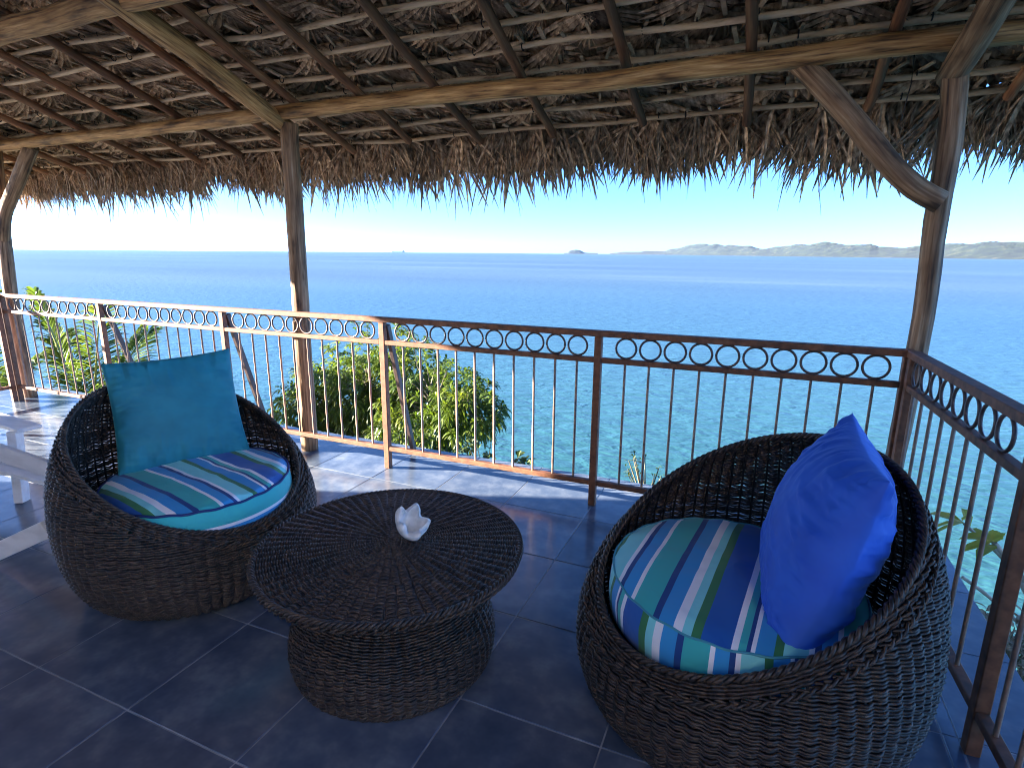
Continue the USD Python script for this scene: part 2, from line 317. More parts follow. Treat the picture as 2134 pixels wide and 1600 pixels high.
hills((-13.9, 30), shore, ([-13.9, -12.5, -8.6, -7.5, -6.4, -3.9, -1.2, 0.4, 1.8, 4.9, 6.9, 8.1, 8.7, 10.1, 11.9, 14.5, 15.3, 17.7, 22, 30],
      [0.0, 0.16, 0.30, 0.68, 0.92, 0.88, 0.74, 0.60, 0.80, 1.10, 0.92, 0.92, 0.70, 0.62, 0.82, 1.2, 1.28, 1.1, 1.3, 1.0]), 1800, 40, 'hills', 3, 0.5)
hills((-18.3, -15.0), ([-18.3, -15.0], [10600, 10600]), ([-18.3, -17.95, -17.75, -17.2, -16.7, -16.3, -15.0], [0.0, 0.02, 0.24, 0.38, 0.30, 0.07, 0.03]), 500, 16, 'islet', 8, 0.2)

t = thing('cargo_ship', 'tiny grey cargo ship far out on the horizon', 'ship', (-12400 * math.sin(math.radians(34.39)), 12400 * math.cos(math.radians(34.39)), SEA), math.radians(34.4))
hull = MB(); hx = np.array([-135, -128, 100, 125, 138.0]); hw = np.array([13, 19, 19, 12, 0.6]); hz0 = np.array([3, 0, 0, 0, 2.0]); hz1 = np.array([17, 15, 15, 17, 21.0])
hv = np.concatenate([np.stack([hx, sgn * hw * s_, zz_], 1) for sgn in (-1, 1) for zz_, s_ in ((hz0, 0.8), (hz1, 1.0))])
k = 5; q = []
for i_ in range(k - 1):
    q += [[i_, i_ + 1, k + i_ + 1, k + i_], [2 * k + i_, 3 * k + i_, 3 * k + i_ + 1, 2 * k + i_ + 1], [k + i_, k + i_ + 1, 3 * k + i_ + 1, 3 * k + i_], [i_, 2 * k + i_, 2 * k + i_ + 1, i_ + 1]]
q += [[0, k, 3 * k, 2 * k], [k - 1, 3 * k - 1, 4 * k - 1, 2 * k - 1]]
obj('hull', (hv, np.array(q)), M['ship'], t)
b = MB(); b.add(*box((98, 0, 24), (26, 30, 20))); b.add(*box((100, 0, 37), (14, 36, 7))); obj('bridge', b.get(), M['ship'], t)
obj('funnel', box((112, 0, 40), (8, 8, 16)), M['ship'], t)
obj('bow_mast', tube([(-112, 0, 15), (-112, 0, 40)], 3.0, 6), M['ship'], t)

# ------------------------------------------------------------------ terrace
T = 0.5; GX, GY = -2.3228, 2.9777
FX0, FX1, FY0, FY1 = -7.55, 1.02, -4.6, 3.65
floor = UsdGeom.Xform.Define(stage, numbered('/World/terrace_floor')).GetPrim(); tag(floor, kind='structure')
obj('slab', box(((FX0 + FX1) / 2, (FY0 + FY1) / 2, -0.3018), (FX1 - FX0, FY1 - FY0, 0.6)), M['grout'], floor)
rng = np.random.default_rng(5)
xs = [GX + T * k for k in range(-10, 7)]; xs = [FX0] + [x for x in xs if x > FX0 + 0.05] + [0.722, FX1]
ys = [GY - T * k for k in range(0, 16)]; ys = [y for y in ys if y > FY0 + 0.05]
ys = [FY0] + ys[::-1] + [GY + T, FY1]
for a, b_ in zip(xs[:-1], xs[1:]):
    for c, d in zip(ys[:-1], ys[1:]):
        g = 0.0022; w, h = b_ - a - 2 * g, d - c - 2 * g
        x0, y0, x1, y1 = a + g, c + g, b_ - g, d - g; e = 0.002; zt = rng.uniform(-0.0006, 0.0006)
        v = [(x0, y0, -0.006), (x1, y0, -0.006), (x1, y1, -0.006), (x0, y1, -0.006), (x0, y0, zt - e), (x1, y0, zt - e), (x1, y1, zt - e), (x0, y1, zt - e),
             (x0 + e, y0 + e, zt), (x1 - e, y0 + e, zt), (x1 - e, y1 - e, zt), (x0 + e, y1 - e, zt)]
        f = [(8, 9, 10, 11)] + [(k, (k + 1) % 4, 4 + (k + 1) % 4, 4 + k) for k in range(4)] + [(4 + k, 4 + (k + 1) % 4, 8 + (k + 1) % 4, 8 + k) for k in range(4)]
        obj('tile', (np.array(v), np.array(f)), M['tile'], floor)
tag(obj('terrace_base', box(((FX0 + FX1) / 2, (FY0 + FY1) / 2 - 0.1, -2.3), (FX1 - FX0 - 0.2, FY1 - FY0 - 0.2, 3.39)), M['concrete']), kind='structure')

# hillside below the terrace
gx, gy = np.meshgrid(np.linspace(-60, 60, 80), np.linspace(-40, 45, 80), indexing='ij')
out = np.maximum(np.maximum(gy - 3.6, 0), np.maximum(np.maximum(gx - 1.0, 0) * 0.9, 0))
gz = -3.2 - 0.95 * out + 0.8 * (meshkit.fbm(np.stack([gx / 5, gy / 5, gx * 0], -1), 4, 2) - 0.5) * 2
gz = np.maximum(gz, SEA - 3)
n = 80; i = np.arange(n - 1)[:, None]; j = np.arange(n - 1)[None]
tag(obj('hillside', (np.stack([gx, gy, gz], -1).reshape(-1, 3), np.stack([i * n + j, (i + 1) * n + j, (i + 1) * n + j + 1, i * n + j + 1], -1).reshape(-1, 4)), M['soil'], smooth=True), kind='structure')

# house behind and at the left end of the terrace (outside the frame)
hw_ = thing('house_wall', 'plastered house walls behind and beside the terrace', 'house wall')
obj('wall', box((-2.9, -4.75, 1.75), (9.6, 0.3, 4.7)), M['wall'], hw_)
obj('side_wall', box((-7.05, -0.055, 1.2), (0.3, 1.92, 2.4)), M['wall'], hw_)
obj('side_wall', box((-7.05, -2.31, 2.05), (0.3, 2.58, 4.1)), M['wall'], hw_)
obj('wing_wall', box((1.95, -3.15, 1.75), (0.3, 2.9, 4.7)), M['wall'], hw_)

# ------------------------------------------------------------------ railings
RT = 0.0335
def railing(name, label, p0, p1, posts, rings, bars, struts=(), lit=True, zr=(0.148, 0.907, 1.062)):
    """p0, p1: ends on the ground; posts, rings, bars: distances from p0"""
    t = thing(name, label, 'railing')
    p0 = np.array([*p0, 0.0]); p1 = np.array([*p1, 0.0]); L = np.linalg.norm(p1 - p0); d = (p1 - p0) / L; s = np.cross(d, [0, 0, 1.0])
    at = lambda u, z: p0 + d * u + np.array([0, 0, z])
    obj('top_rail', beam(at(-0.02, zr[2]), at(L + 0.02, zr[2]), 0.052, 0.034), M['rail'], t)
    ps = sorted(posts)
    for u in ps:
        obj('post', beam(at(u, 0), at(u, zr[2] - 0.0185), 0.042, 0.042, upv=d), M['rail'], t)
    for a, b_ in zip(ps[:-1], ps[1:]):
        obj('mid_rail', beam(at(a + 0.0215, zr[1]), at(b_ - 0.0215, zr[1]), 0.036, 0.030), M['rail'], t)
        obj('bottom_rail', beam(at(a + 0.0215, zr[0]), at(b_ - 0.0215, zr[0]), 0.036, 0.030), M['rail'], t)
    for u in rings:
        obj('ring', torus(at(u, (zr[1] + 0.015 + zr[2] - 0.017) / 2), 0.0575, 0.0065, d, (0, 0, 1.0)), M['iron'], t, smooth=True)
    for u in bars:
        obj('baluster', tube([at(u, zr[0] + 0.012), at(u, zr[1] - 0.012)], 0.0075, 6, caps=False), M['bar'], t, smooth=True)
    for u in struts:
        obj('strut', beam(at(u + 0.015, zr[2] - 0.04) - s * 0.03, at(u - 0.02, 0.0) - s * 0.36, 0.03, 0.045), M['iron'], t)
    return t
RY = 3.1864; PX0, SP = -6.840, 1.50313
off = [0.16 + 0.1353 * k for k in range(10)]
railing('railing', 'long rust brown metal railing with ring frieze along the sea front', (PX0, RY), (PX0 + 5 * SP, RY), [SP * k for k in range(1, 5)] + [0.001, 5 * SP - 0.001],
        [SP * b_ + o for b_ in range(5) for o in off], [SP * b_ + o - 0.001 for b_ in range(5) for o in off], struts=[SP, 2 * SP, 3 * SP])
ry0 = np.array([0.687, 3.135]); ry1 = np.array([0.865, -0.80])
Lr = np.linalg.norm(ry1 - ry0); rp = [0.0, 1.205, 2.62, Lr]
ro = [0.075 + 0.1325 * k for k in range(8)]
ro2 = [1.205 + 0.11 + 0.133 * k for k in range(10)]
railing('railing', 'dark brown metal railing on the right beside the blue pillow chair', ry0, ry1, rp, ro + ro2, [u + 0.003 for u in ro + ro2] + [2.75 + 0.13 * k for k in range(9)])
railing('railing', 'short rust brown metal railing at the far left end of the terrace', (PX0, RY - 0.05), (PX0, 0.93), [0.0, 1.1, 2.2], [], [0.10 + 0.13 * k for k in range(8)] + [1.2 + 0.13 * k for k in range(8)])

# ------------------------------------------------------------------ posts
t = thing('wooden_post', 'weathered round timber post in the middle carrying the eave beam', 'post', (-3.124, 3.262, 0))
obj('trunk', pole((0, 0, 0), (0.045, -0.012, 2.36), 0.064, 0.060, 22, 14, 0.012, 0.09, 11, mids=[(0.0, 0, 0.7), (0.008, 0, 1.25), (0.024, 0, 1.75)]), M['post_wood'], t, smooth=50)
t = thing('wooden_post', 'weathered round timber post at the right corner with a curved brace', 'post', (0.712, 3.268, 0))
obj('trunk', pole((-0.006, 0, 0), (-0.028, 0.0, 2.34), 0.043, 0.051, 22, 14, 0.010, 0.09, 23, mids=[(0.0, 0, 0.6), (0.012, 0, 1.3), (0.0, 0, 1.65), (-0.006, 0, 2.0)]), M['post_wood'], t, smooth=50)
obj('brace', pole((-0.652, -0.03, 2.40), (-0.004, -0.045, 1.745), 0.054, 0.050, 16, 12, 0.0, 0.06, 5, mids=[(-0.433, -0.035, 2.165), (-0.21, -0.04, 1.905), (-0.11, -0.042, 1.81)]), M['post_wood'], t, smooth=50)
t = thing('wooden_post', 'pale round timber post at the left corner with a forked brace', 'post', (-6.915, 3.31, 0))
obj('trunk', pole((0, 0, 0), (0.17, 0, 2.42), 0.062, 0.056, 20, 12, 0.010, 0.08, 31, mids=[(-0.03, 0, 0.88), (0.085, -0.01, 1.62)]), M['post_wood'], t, smooth=50)
obj('brace', pole((0.10, -0.03, 1.60), (0.905, -0.08, 2.385), 0.055, 0.058, 14, 12, 0.01, 0.08, 8, mids=[(0.24, -0.05, 1.80), (0.49, -0.06, 2.03)]), M['post_wood'], t, smooth=50)

# ------------------------------------------------------------------ thatched roof
SL = math.tan(math.radians(16.2)); NZ = np.array([0, math.sin(math.radians(16.2)), math.cos(math.radians(16.2))])
def rz(y, h=0.0): return 2.478 - SL * (y - 3.2) + h / NZ[2]
roof = thing('thatched_roof', 'palm leaf thatched roof on round timber rafters over the terrace', 'roof')
RX0, RX1 = -8.1, 1.75
obj('eave_beam', pole((-7.75, 3.2, 2.41), (1.85, 3.2, 2.405), 0.044, 0.05, 60, 12, 0.018, 0.07, 3), M['beam_wood'], roof, smooth=50)
obj('purlin', pole((-7.75, 2.13, rz(2.13) - 0.098), (1.85, 2.10, rz(2.10) - 0.098), 0.06, 0.06, 60, 12, 0.018, 0.07, 9), M['beam_wood'], roof, smooth=50)
obj('principal_rafter', pole((-3.140, 3.345, 2.325), (-2.82, 0.6, 2.325 + SL * 2.745), 0.056, 0.062, 26, 12, 0.014, 0.06, 17), M['beam_wood'], roof, smooth=50)
obj('principal_rafter', pole((0.684, 3.315, 2.285), (0.72, 0.6, 2.285 + SL * 2.715), 0.058, 0.062, 24, 12, 0.012, 0.06, 19), M['post_wood'], roof, smooth=50)
raf = [(-3.61, -3.29 - 0.0), (-3.05, -2.86), (-2.48, -2.39), (-1.93, -1.84), (-1.38, -1.27), (-0.77, -0.71), (-0.17, -0.13), (0.44, 0.43), (1.05, 1.03), (1.6, 1.6)]
raf += [(-3.61 - 0.565 * k, -3.44 - 0.565 * k) for k in range(1, 8)]
for k, (xa, xb) in enumerate(raf):
    ya = 3.86 + 0.05 * math.sin(k * 2.3); yb = 2.5; sx = (xb - xa) / (ya - yb) * 0.7
    obj('rafter', pole((xa, ya, rz(ya)), (xa + sx * (ya + 0.95), -0.95, rz(-0.95)), 0.026, 0.031, 34, 9, 0.016, 0.08, 40 + k), M['rafter_wood'], roof, smooth=50)
BY = [3.86 - 0.198 * k for k in range(13)]
rng = np.random.default_rng(12)
ties = MB()
for k, y in enumerate(BY):
    p0, p1 = (RX0 + 0.1, y + rng.uniform(-.015, .015), rz(y, 0.043)), (RX1 - 0.05, y + rng.uniform(-.015, .015), rz(y, 0.043))
    obj('batten', pole(p0, p1, 0.0145, 0.0155, 110, 7, 0.022, 0.12, 70 + k), M['batten_wood'], roof, smooth=50)
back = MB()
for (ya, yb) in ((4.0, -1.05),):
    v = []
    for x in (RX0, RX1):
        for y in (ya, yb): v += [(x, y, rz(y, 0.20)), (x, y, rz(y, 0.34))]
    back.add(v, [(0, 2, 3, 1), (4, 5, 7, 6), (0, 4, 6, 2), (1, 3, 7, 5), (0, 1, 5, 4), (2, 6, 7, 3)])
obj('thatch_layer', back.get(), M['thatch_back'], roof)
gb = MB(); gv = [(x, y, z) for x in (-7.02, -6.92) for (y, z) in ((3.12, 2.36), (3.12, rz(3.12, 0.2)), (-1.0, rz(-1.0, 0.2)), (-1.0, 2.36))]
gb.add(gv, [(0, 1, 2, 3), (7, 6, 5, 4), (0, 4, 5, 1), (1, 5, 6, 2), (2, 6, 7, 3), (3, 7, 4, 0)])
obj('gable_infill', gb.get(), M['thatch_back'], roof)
obj('tie_beam', pole((-6.97, 3.2, 2.41), (-6.97, -1.0, 2.41), 0.05, 0.05, 20, 10, 0.01, 0.05, 77), M['beam_wood'], roof, smooth=50)

def fan(rng, L=0.42, spread=72, N=18, droop=0.05, split=0.62, stub=True):
    """a dry fan palm leaf: folded pleats that part into pointed tips, with its stalk"""
    m = MB(); ts = np.array([0.04, 0.3, split]); A = np.radians(np.linspace(-spread, spread, 2 * N + 1))
    lob = L * (1 - 0.20 * (np.abs(A) / 1.3) ** 2); cup = rng.uniform(0.0, 0.06)
    V = []
    for t_ in ts:
        r = lob * t_; z = np.where(np.arange(2 * N + 1) % 2, 1, -1) * (0.0035 + 0.024 * r) + cup * (np.abs(A) ** 2) * r - droop * t_ ** 2 * 0.6
        V.append(np.stack([r * np.sin(A), r * np.cos(A), z], 1))
    n = 2 * N + 1; f = []
    for k in range(len(ts) - 1):
        for i_ in range(n - 1): f.append((k * n + i_, k * n + i_ + 1, (k + 1) * n + i_ + 1, (k + 1) * n + i_))
    m.add(np.vstack(V), np.array(f))
    for k in range(N):                      # tips
        a = V[-1][2 * k]; c = V[-1][2 * k + 1]; b_ = V[-1][2 * k + 2]; am = A[2 * k + 1] + rng.normal(0, 0.03)
        l = L * (1 - split) * rng.uniform(0.6, 1.25); d = np.array([math.sin(am), math.cos(am), 0]); dz = -droop * rng.uniform(0.4, 1.5)
        mid = d * l * 0.5 + np.array([0, 0, dz * .4]); tip = c + d * l + np.array([rng.normal(0, .012), 0, dz])
        m.add(np.array([a, c, b_, a * .75 + c * .25 + mid, c + mid, b_ * .75 + c * .25 + mid, tip]), np.array([(0, 1, 4), (0, 4, 3), (1, 2, 5), (1, 5, 4), (3, 4, 6), (4, 5, 6)]))
    st = None
    if stub:
        sl = rng.uniform(0.06, 0.15); b_ = rng.uniform(-.025, .025); w = rng.uniform(0.007, 0.012)
        st = box((b_ * .5, -sl / 2 + 0.02, -0.004), (2 * w, sl, 0.010), rot((0, 0, 1), b_ * 4))
    return m.get(), st
def tatter(rng, L=0.34, N=9, spread=40, droop=0.12, w=0.011):
    """the parted, hanging end of a leaf"""
    m = MB(); ts = np.array([0.0, 0.25, 0.5, 0.75, 1.0]); wp0 = np.array([0.5, 1.0, 0.95, 0.6, 0.06])
    for k in range(N):
        wp = wp0 + np.array([0, 0, 0, 1, 1]) * rng.uniform(0, 0.14)
        a = math.radians(-spread + 2 * spread * (k + rng.uniform(-.4, .4)) / (N - 1)); l = L * rng.uniform(0.5, 1.2)
        d = np.array([math.sin(a), math.cos(a), 0]); s_ = np.array([math.cos(a), -math.sin(a), 0]); tw = rng.uniform(-1.1, 1.1); bend = rng.normal(0, 0.035)
        c = d * (l * ts)[:, None] + s_ * (bend * ts ** 2)[:, None] - np.array([0, 0, 1.0]) * (droop * rng.uniform(.4, 1.6) * ts ** 1.8)[:, None]
        ws = w * wp * rng.uniform(0.35, 1.25); sd = s_ * math.cos(tw) + np.array([0, 0, math.sin(tw)]); up_ = np.cross(sd, d)
        v = np.stack([c - sd * ws[:, None], c + up_ * (ws * 0.5)[:, None], c + sd * ws[:, None]], 1).reshape(-1, 3); f = []
        for i_ in range(4): o = 3 * i_; f += [(o, o + 1, o + 4, o + 3), (o + 1, o + 2, o + 5, o + 4)]
        m.add(v, f)
    return m.get(), None
rng = np.random.default_rng(77)
VAR = [fan(rng, rng.uniform(.38, .46), rng.uniform(60, 80), int(rng.integers(14, 20)), rng.uniform(.0, .02)) for _ in range(8)]
FRG = [fan(rng, 0.40, 58, 13, 0.10, 0.42) for _ in range(4)] + [tatter(rng, L_, n_, sp_, dr_) for L_, n_, sp_, dr_ in ((.30, 9, 38, .10), (.34, 8, 30, .14), (.36, 7, 26, .18), (.28, 10, 45, .08), (.42, 5, 18, .2))]
places = []                    # (rotation, position, mesh, how large it shows)
view = lambda p: (p - np.array([0, 0, EYE])) @ fw
def place(p, R, mesh, key): places.append((R, np.asarray(p, float), mesh, key))
for k, y in enumerate(BY):
    x = RX0
    while x < RX1:
        x += rng.uniform(0.10, 0.165)
        p = np.array([x, y + rng.uniform(-.03, .03), rz(y, 0.066 + rng.uniform(0, 0.012))])
        tilt = -math.radians(16.2) + math.radians(rng.uniform(7, 11)); yaw = rng.normal(0.1, 0.16)
        R = rot((1, 0, 0), tilt) @ rot((0, 0, 1), yaw) @ rot((0, 1, 0), rng.normal(0, 0.10))
        mesh = VAR[rng.integers(len(VAR))] if k > 0 else FRG[rng.integers(4)]
        d = p - np.array([0, 0, EYE]); q = d @ fw; inview = q > 0.3 and abs(d @ rt / q) < 0.93 and abs(d @ up / q) < 0.70
        place(p, R, mesh, (1 / q if inview else 0) * (1 if k else 1.5))
for layer in range(4):         # the drooping edge
    x = RX0
    while x < RX1 + 0.05:
        gap = meshkit.noise(np.array([[x * 2.3, layer * 5.0, 0]]), 9)[0]
        x += rng.uniform(0.028, 0.056) * (1 + 0.9 * (gap > 0.62))
        y = 3.90 + 0.035 * layer + rng.uniform(-.03, .05)
        p = np.array([x, y, rz(y, 0.062 + 0.02 * layer)])
        sc = 0.74 + 0.52 * meshkit.noise(np.array([[x * 4.1, layer * 3.0, 7]]), 15)[0]
        R = sc * rot((1, 0, 0), -math.radians(rng.uniform(24, 62) - 8 * gap)) @ rot((0, 0, 1), rng.normal(0.06, 0.25)) @ rot((0, 1, 0), rng.normal(0, 0.3))
        place(p, R, FRG[4 + rng.integers(5)] if layer < 3 else FRG[rng.integers(4)], 0.0)
for side, x in ((-1, RX0 + 0.05), (1, RX1)):      # the two verges
    for y in np.arange(-1, 3.9, 0.09):
        p = np.array([x, y, rz(y, 0.09)])
        R = rot((0, 1, 0), side * math.radians(rng.uniform(15, 40))) @ rot((0, 0, 1), -side * PI / 2 + rng.normal(0, .3))
        place(p, R, FRG[rng.integers(4)], 0.0)
order = sorted(range(len(places)), key=lambda i_: -places[i_][3])
big = set(order[:300])
for i_ in order[:300]:
    R, p, ((v, f), st), _ = places[i_]
    lf = obj('palm_leaf', (v @ R.T + p, f), M['dry_leaf'], roof)
    if st is not None: obj('stalk', (st[0] @ R.T + p, st[1]), M['stalk_dry'], lf)
# the rest of the leaves: one scattered part
pi_path = str(roof.GetPath()) + '/thatch_leaves'
pi = UsdGeom.PointInstancer.Define(stage, pi_path); tag(pi, kind='stuff')
ALL = VAR + FRG; ids = {id(m): k for k, m in enumerate(ALL)}
protos = []
for k, m in enumerate(ALL):
    pr = UsdGeom.Xform.Define(stage, f'{pi_path}/leaf_{k:03d}'); protos.append(pr.GetPath())
    usdkit.mesh(stage, f'{pi_path}/leaf_{k:03d}/blade', m[0], M['dry_leaf'])
    if m[1] is not None: usdkit.mesh(stage, f'{pi_path}/leaf_{k:03d}/stalk', m[1], M['stalk_dry'])
pi.CreatePrototypesRel().SetTargets(protos)
rest = [i_ for i_ in range(len(places)) if i_ not in big]
pos, ori, idx, scl = [], [], [], []
for i_ in rest:
    R, p, m, _ = places[i_]
    k_ = np.linalg.det(R) ** (1 / 3); R = R / k_; scl.append(Gf.Vec3f(k_, k_, k_))
    q = trimesh.transformations.quaternion_from_matrix(np.vstack([np.hstack([R, [[0], [0], [0]]]), [0, 0, 0, 1]]))
    pos.append(Gf.Vec3f(*map(float, p))); ori.append(Gf.Quath(float(q[0]), float(q[1]), float(q[2]), float(q[3]))); idx.append(ids[id(m)])
pi.CreateScalesAttr(Vt.Vec3fArray(scl)); pi.CreatePositionsAttr(Vt.Vec3fArray(pos)); pi.CreateOrientationsAttr(Vt.QuathArray(ori)); pi.CreateProtoIndicesAttr(Vt.IntArray(idx))
# ties where leaves and rafters meet the battens
for R, p, m, key in places[:1200]:
    if key > 0 and rng.random() < 0.6:
        ties.add(*torus(p - NZ * 0.022, 0.0175, 0.0035, (0, NZ[2], -NZ[1]), NZ, 8, 4))
tag(obj('tie', ties.get(), M['tie'], roof), kind='stuff')
tag(obj('hanging_wire', tube([(0.551, 3.42, 2.43), (0.556, 3.42, 2.30), (0.538, 3.43, 2.14)], 0.003, 5), M['tie']), 'thin dark wire hanging from the thatch left of the right post', 'wire')

# ------------------------------------------------------------------ wicker
def weave_shell(P, L, rows_from_base, rows_from_rim, pitch, r, ribs, amp, phi0=0.0, sides=5, per=5, seed=0):
    """strands around a shell. P(phi, t) -> (points, outward normals) for arrays; L(phi) its wall length; rows are at even arc lengths"""
    rng = np.random.default_rng(seed); m = MB(); n = ribs * per
    ph = np.arange(n) / n * 2 * PI; Lp = L(ph)
    for k in range(rows_from_base):
        s = 0.004 + pitch * k + rng.normal(0, 0.0006)
        ok = s < Lp - pitch * (rows_from_rim - 0.3)
        if not ok.any(): break
        if ok.all(): idx = np.arange(n); closed = True
        else:
            st = np.where(ok & ~np.roll(ok, 1))[0][0]; ln = 0
            while ok[(st + ln) % n] and ln < n: ln += 1
            if ln < 8: continue
            idx = (st + np.arange(ln)) % n; closed = False
        a = ph[idx]; sv_ = np.full(len(a), s) + 0.0022 * (meshkit.noise(np.stack([a * 9, a * 0 + k * 0.37, a * 0 + seed], 1), seed) - .5)
        p, nn = P(a, sv_ / Lp[idx])
        o = amp * (1.25 * np.abs(np.cos(ribs * a / 2)) ** 0.8 - 0.6 + 0.18 * np.cos(ribs * a / 2 + k * PI)) + rng.normal(0, 0.0008, len(a))
        m.add(*tube(p + nn * o[:, None], r * rng.uniform(.9, 1.1), sides, closed=closed, caps=False, hint=nn))
    for k in range(rows_from_rim):
        p, nn = P(ph, 1 - pitch * (k + 0.3) / Lp)
        o = amp * (0.55 * np.cos(ribs * ph) + 0.4 * np.cos(ribs * ph / 2 + k * PI)) + rng.normal(0, 0.0008, n)
        m.add(*tube(p + nn * o[:, None], r * rng.uniform(.9, 1.15), sides, closed=True, hint=nn))
    return m.get()

def braid(path, r, turns, strands=3, sides=5, amp=0.008, flat=1.0):
    p = np.asarray(path); n = len(p); t, a, b_ = frames(p, True); m = MB(); u = np.arange(n) / n * 2 * PI
    for s in range(strands):
        w = u * turns + s * 2 * PI / strands
        m.add(*tube(p + amp * (np.cos(w)[:, None] * a + flat * np.sin(w)[:, None] * b_), r, sides, closed=True))
    return m.get()

# nest chair: facing +x, low in front (phi = 0)
def rim_z(ph): return 0.619 - 0.26 * np.cos(ph) - 0.007 * np.cos(2 * ph)
def chair_wall(ph, t, arc=True):
    zr = rim_z(ph); rr = 0.455 - 0.083 * (zr - 0.6)
    b0 = np.stack([np.full_like(ph, 0.40), np.zeros_like(ph)], -1); b3 = np.stack([rr, zr], -1)
    b1 = np.stack([np.full_like(ph, 0.555), 0.07 + 0 * zr], -1); b2 = np.stack([0.578 + 0.03 * (zr - 0.36), 0.06 + zr * 0.68], -1)
    t = np.clip(t, 0, 1)
    if arc:
        ts = np.linspace(0, 1, 25); pts = np.stack([chair_wall(ph, np.full_like(ph, x), False)[0] for x in ts], 1)
        c_ = np.concatenate([np.zeros((len(ph), 1)), np.cumsum(np.linalg.norm(np.diff(pts, axis=1), axis=2), 1)], 1); g = t * c_[:, -1]
        k_ = np.clip((c_ <= g[:, None]).sum(1) - 1, 0, 23); r_ = np.arange(len(ph)); t = (k_ + (g - c_[r_, k_]) / (c_[r_, k_ + 1] - c_[r_, k_])) / 24
    t = t[..., None]
    q = (1 - t) ** 3 * b0 + 3 * (1 - t) ** 2 * t * b1 + 3 * (1 - t) * t * t * b2 + t ** 3 * b3
    dq = 3 * (1 - t) ** 2 * (b1 - b0) + 6 * (1 - t) * t * (b2 - b1) + 3 * t * t * (b3 - b2)
    dq /= np.linalg.norm(dq, axis=-1, keepdims=True)
    c, s = np.cos(ph), np.sin(ph)
    return np.stack([q[..., 0] * c, q[..., 0] * s, q[..., 1]], -1), np.stack([dq[..., 1] * c, dq[..., 1] * s, -dq[..., 0]], -1)
def chair_len(ph):
    ts = np.linspace(0, 1, 24); pts = np.stack([chair_wall(ph, np.full_like(ph, t))[0] for t in ts], 1)
    return np.linalg.norm(np.diff(pts, axis=1), axis=2).sum(1)
CH = [((-2.379, 1.714, 0), -0.126, 'dark wicker nest chair holding the teal pillow'), ((0.044, 1.865, 0), -2.348, 'dark wicker nest chair holding the royal blue pillow')]
chair = thing('nest_chair', CH[0][2], 'armchair', CH[0][0], CH[0][1], 'pair of round wicker nest chairs')
RIBS = 74
obj('weave', weave_shell(chair_wall, chair_len, 110, 5, 0.0093, 0.0049, RIBS, 0.0100, seed=1), M['wicker'], chair, smooth=True)
rb = MB()
for k in range(RIBS):
    a = np.full(16, k / RIBS * 2 * PI); p, nn = chair_wall(a, np.linspace(0, 1, 16)); rb.add(*tube(p, 0.0048, 5, hint=nn[0]))
tag(obj('ribs', rb.get(), M['wicker_dark'], chair, smooth=True), kind='stuff')
ph = np.arange(420) / 420 * 2 * PI
p, nn = chair_wall(ph, np.ones_like(ph))
rm = MB(); rm.add(*braid(p + np.array([0, 0, 0.006]), 0.0062, 46, 3, 5, 0.0075)); p2, n2 = chair_wall(ph, 1 - 0.06 / chair_len(ph)); rm.add(*braid(p2 + n2 * 0.006, 0.0045, 60, 2, 5, 0.005))
obj('rim', rm.get(), M['wicker'], chair, smooth=True)
p, nn = chair_wall(ph, np.zeros_like(ph)); obj('base_ring', braid(p + np.array([0, 0, 0.011]), 0.006, 40, 3, 5, 0.006), M['wicker'], chair, smooth=True)
dk = trimesh.creation.cylinder(0.40, 0.02, sections=48); dk.apply_translation((0.01, 0, 0.30)); obj('seat_deck', dk, M['wicker_dark'], chair)
copy_of(chair, 'nest_chair', CH[1][2], 'armchair', CH[1][0], CH[1][1], 'pair of round wicker nest chairs')

# table
TZ = 0.455
table = thing('wicker_table', 'round dark wicker coffee table with flared waist between the two chairs', 'coffee table', (-1.18, 1.61, 0))
def body_wall(ph, t):
    t = np.clip(t, 0, 1); z = 0.425 * t
    r = np.interp(t, np.linspace(0, 1, 9), [0.372, 0.382, 0.376, 0.355, 0.335, 0.325, 0.328, 0.35, 0.385])
    from scipy.interpolate import CubicSpline
    cs = CubicSpline(np.linspace(0, 1, 9), [0.362, 0.378, 0.378, 0.366, 0.342, 0.312, 0.288, 0.294, 0.375]); r = cs(t); dr = cs(t, 1) / 0.425
    c, s = np.cos(ph), np.sin(ph); nrm = np.sqrt(1 + dr * dr)
    return np.stack([r * c, r * s, z], -1), np.stack([c / nrm, s / nrm, -dr / nrm], -1)
obj('body', weave_shell(body_wall, lambda ph: np.full_like(ph, 0.45), 49, 1, 0.0092, 0.0047, 60, 0.0095, seed=4), M['wicker'], table, smooth=True)
rb = MB()
for k in range(60):
    a = np.full(12, k / 60 * 2 * PI); p, nn = body_wall(a, np.linspace(0, 1, 12)); rb.add(*tube(p, 0.0048, 5, hint=nn[0]))
tag(obj('ribs', rb.get(), M['wicker_dark'], table, smooth=True), kind='stuff')
m = MB(); RTOP = 0.475; rng = np.random.default_rng(3)
for k in range(50):
    r = 0.012 + 0.0094 * k; ribs = 12 if r < 0.05 else 24 if r < 0.13 else 48 if r < 0.30 else 72
    n = max(ribs * 6, 24); a = np.arange(n) / n * 2 * PI
    z = TZ - 0.012 * (r / RTOP) ** 2 + 0.0060 * (1.2 * np.abs(np.cos(ribs * a / 2)) ** 0.8 - 0.6 + 0.2 * np.cos(ribs * a / 2 + k * PI)) + rng.normal(0, 0.0007, n)
    m.add(*tube(np.stack([r * np.cos(a), r * np.sin(a), z], 1), 0.0044 * rng.uniform(.9, 1.1), 5, closed=True))
obj('top', m.get(), M['wicker'], table, smooth=True)
sp = MB()
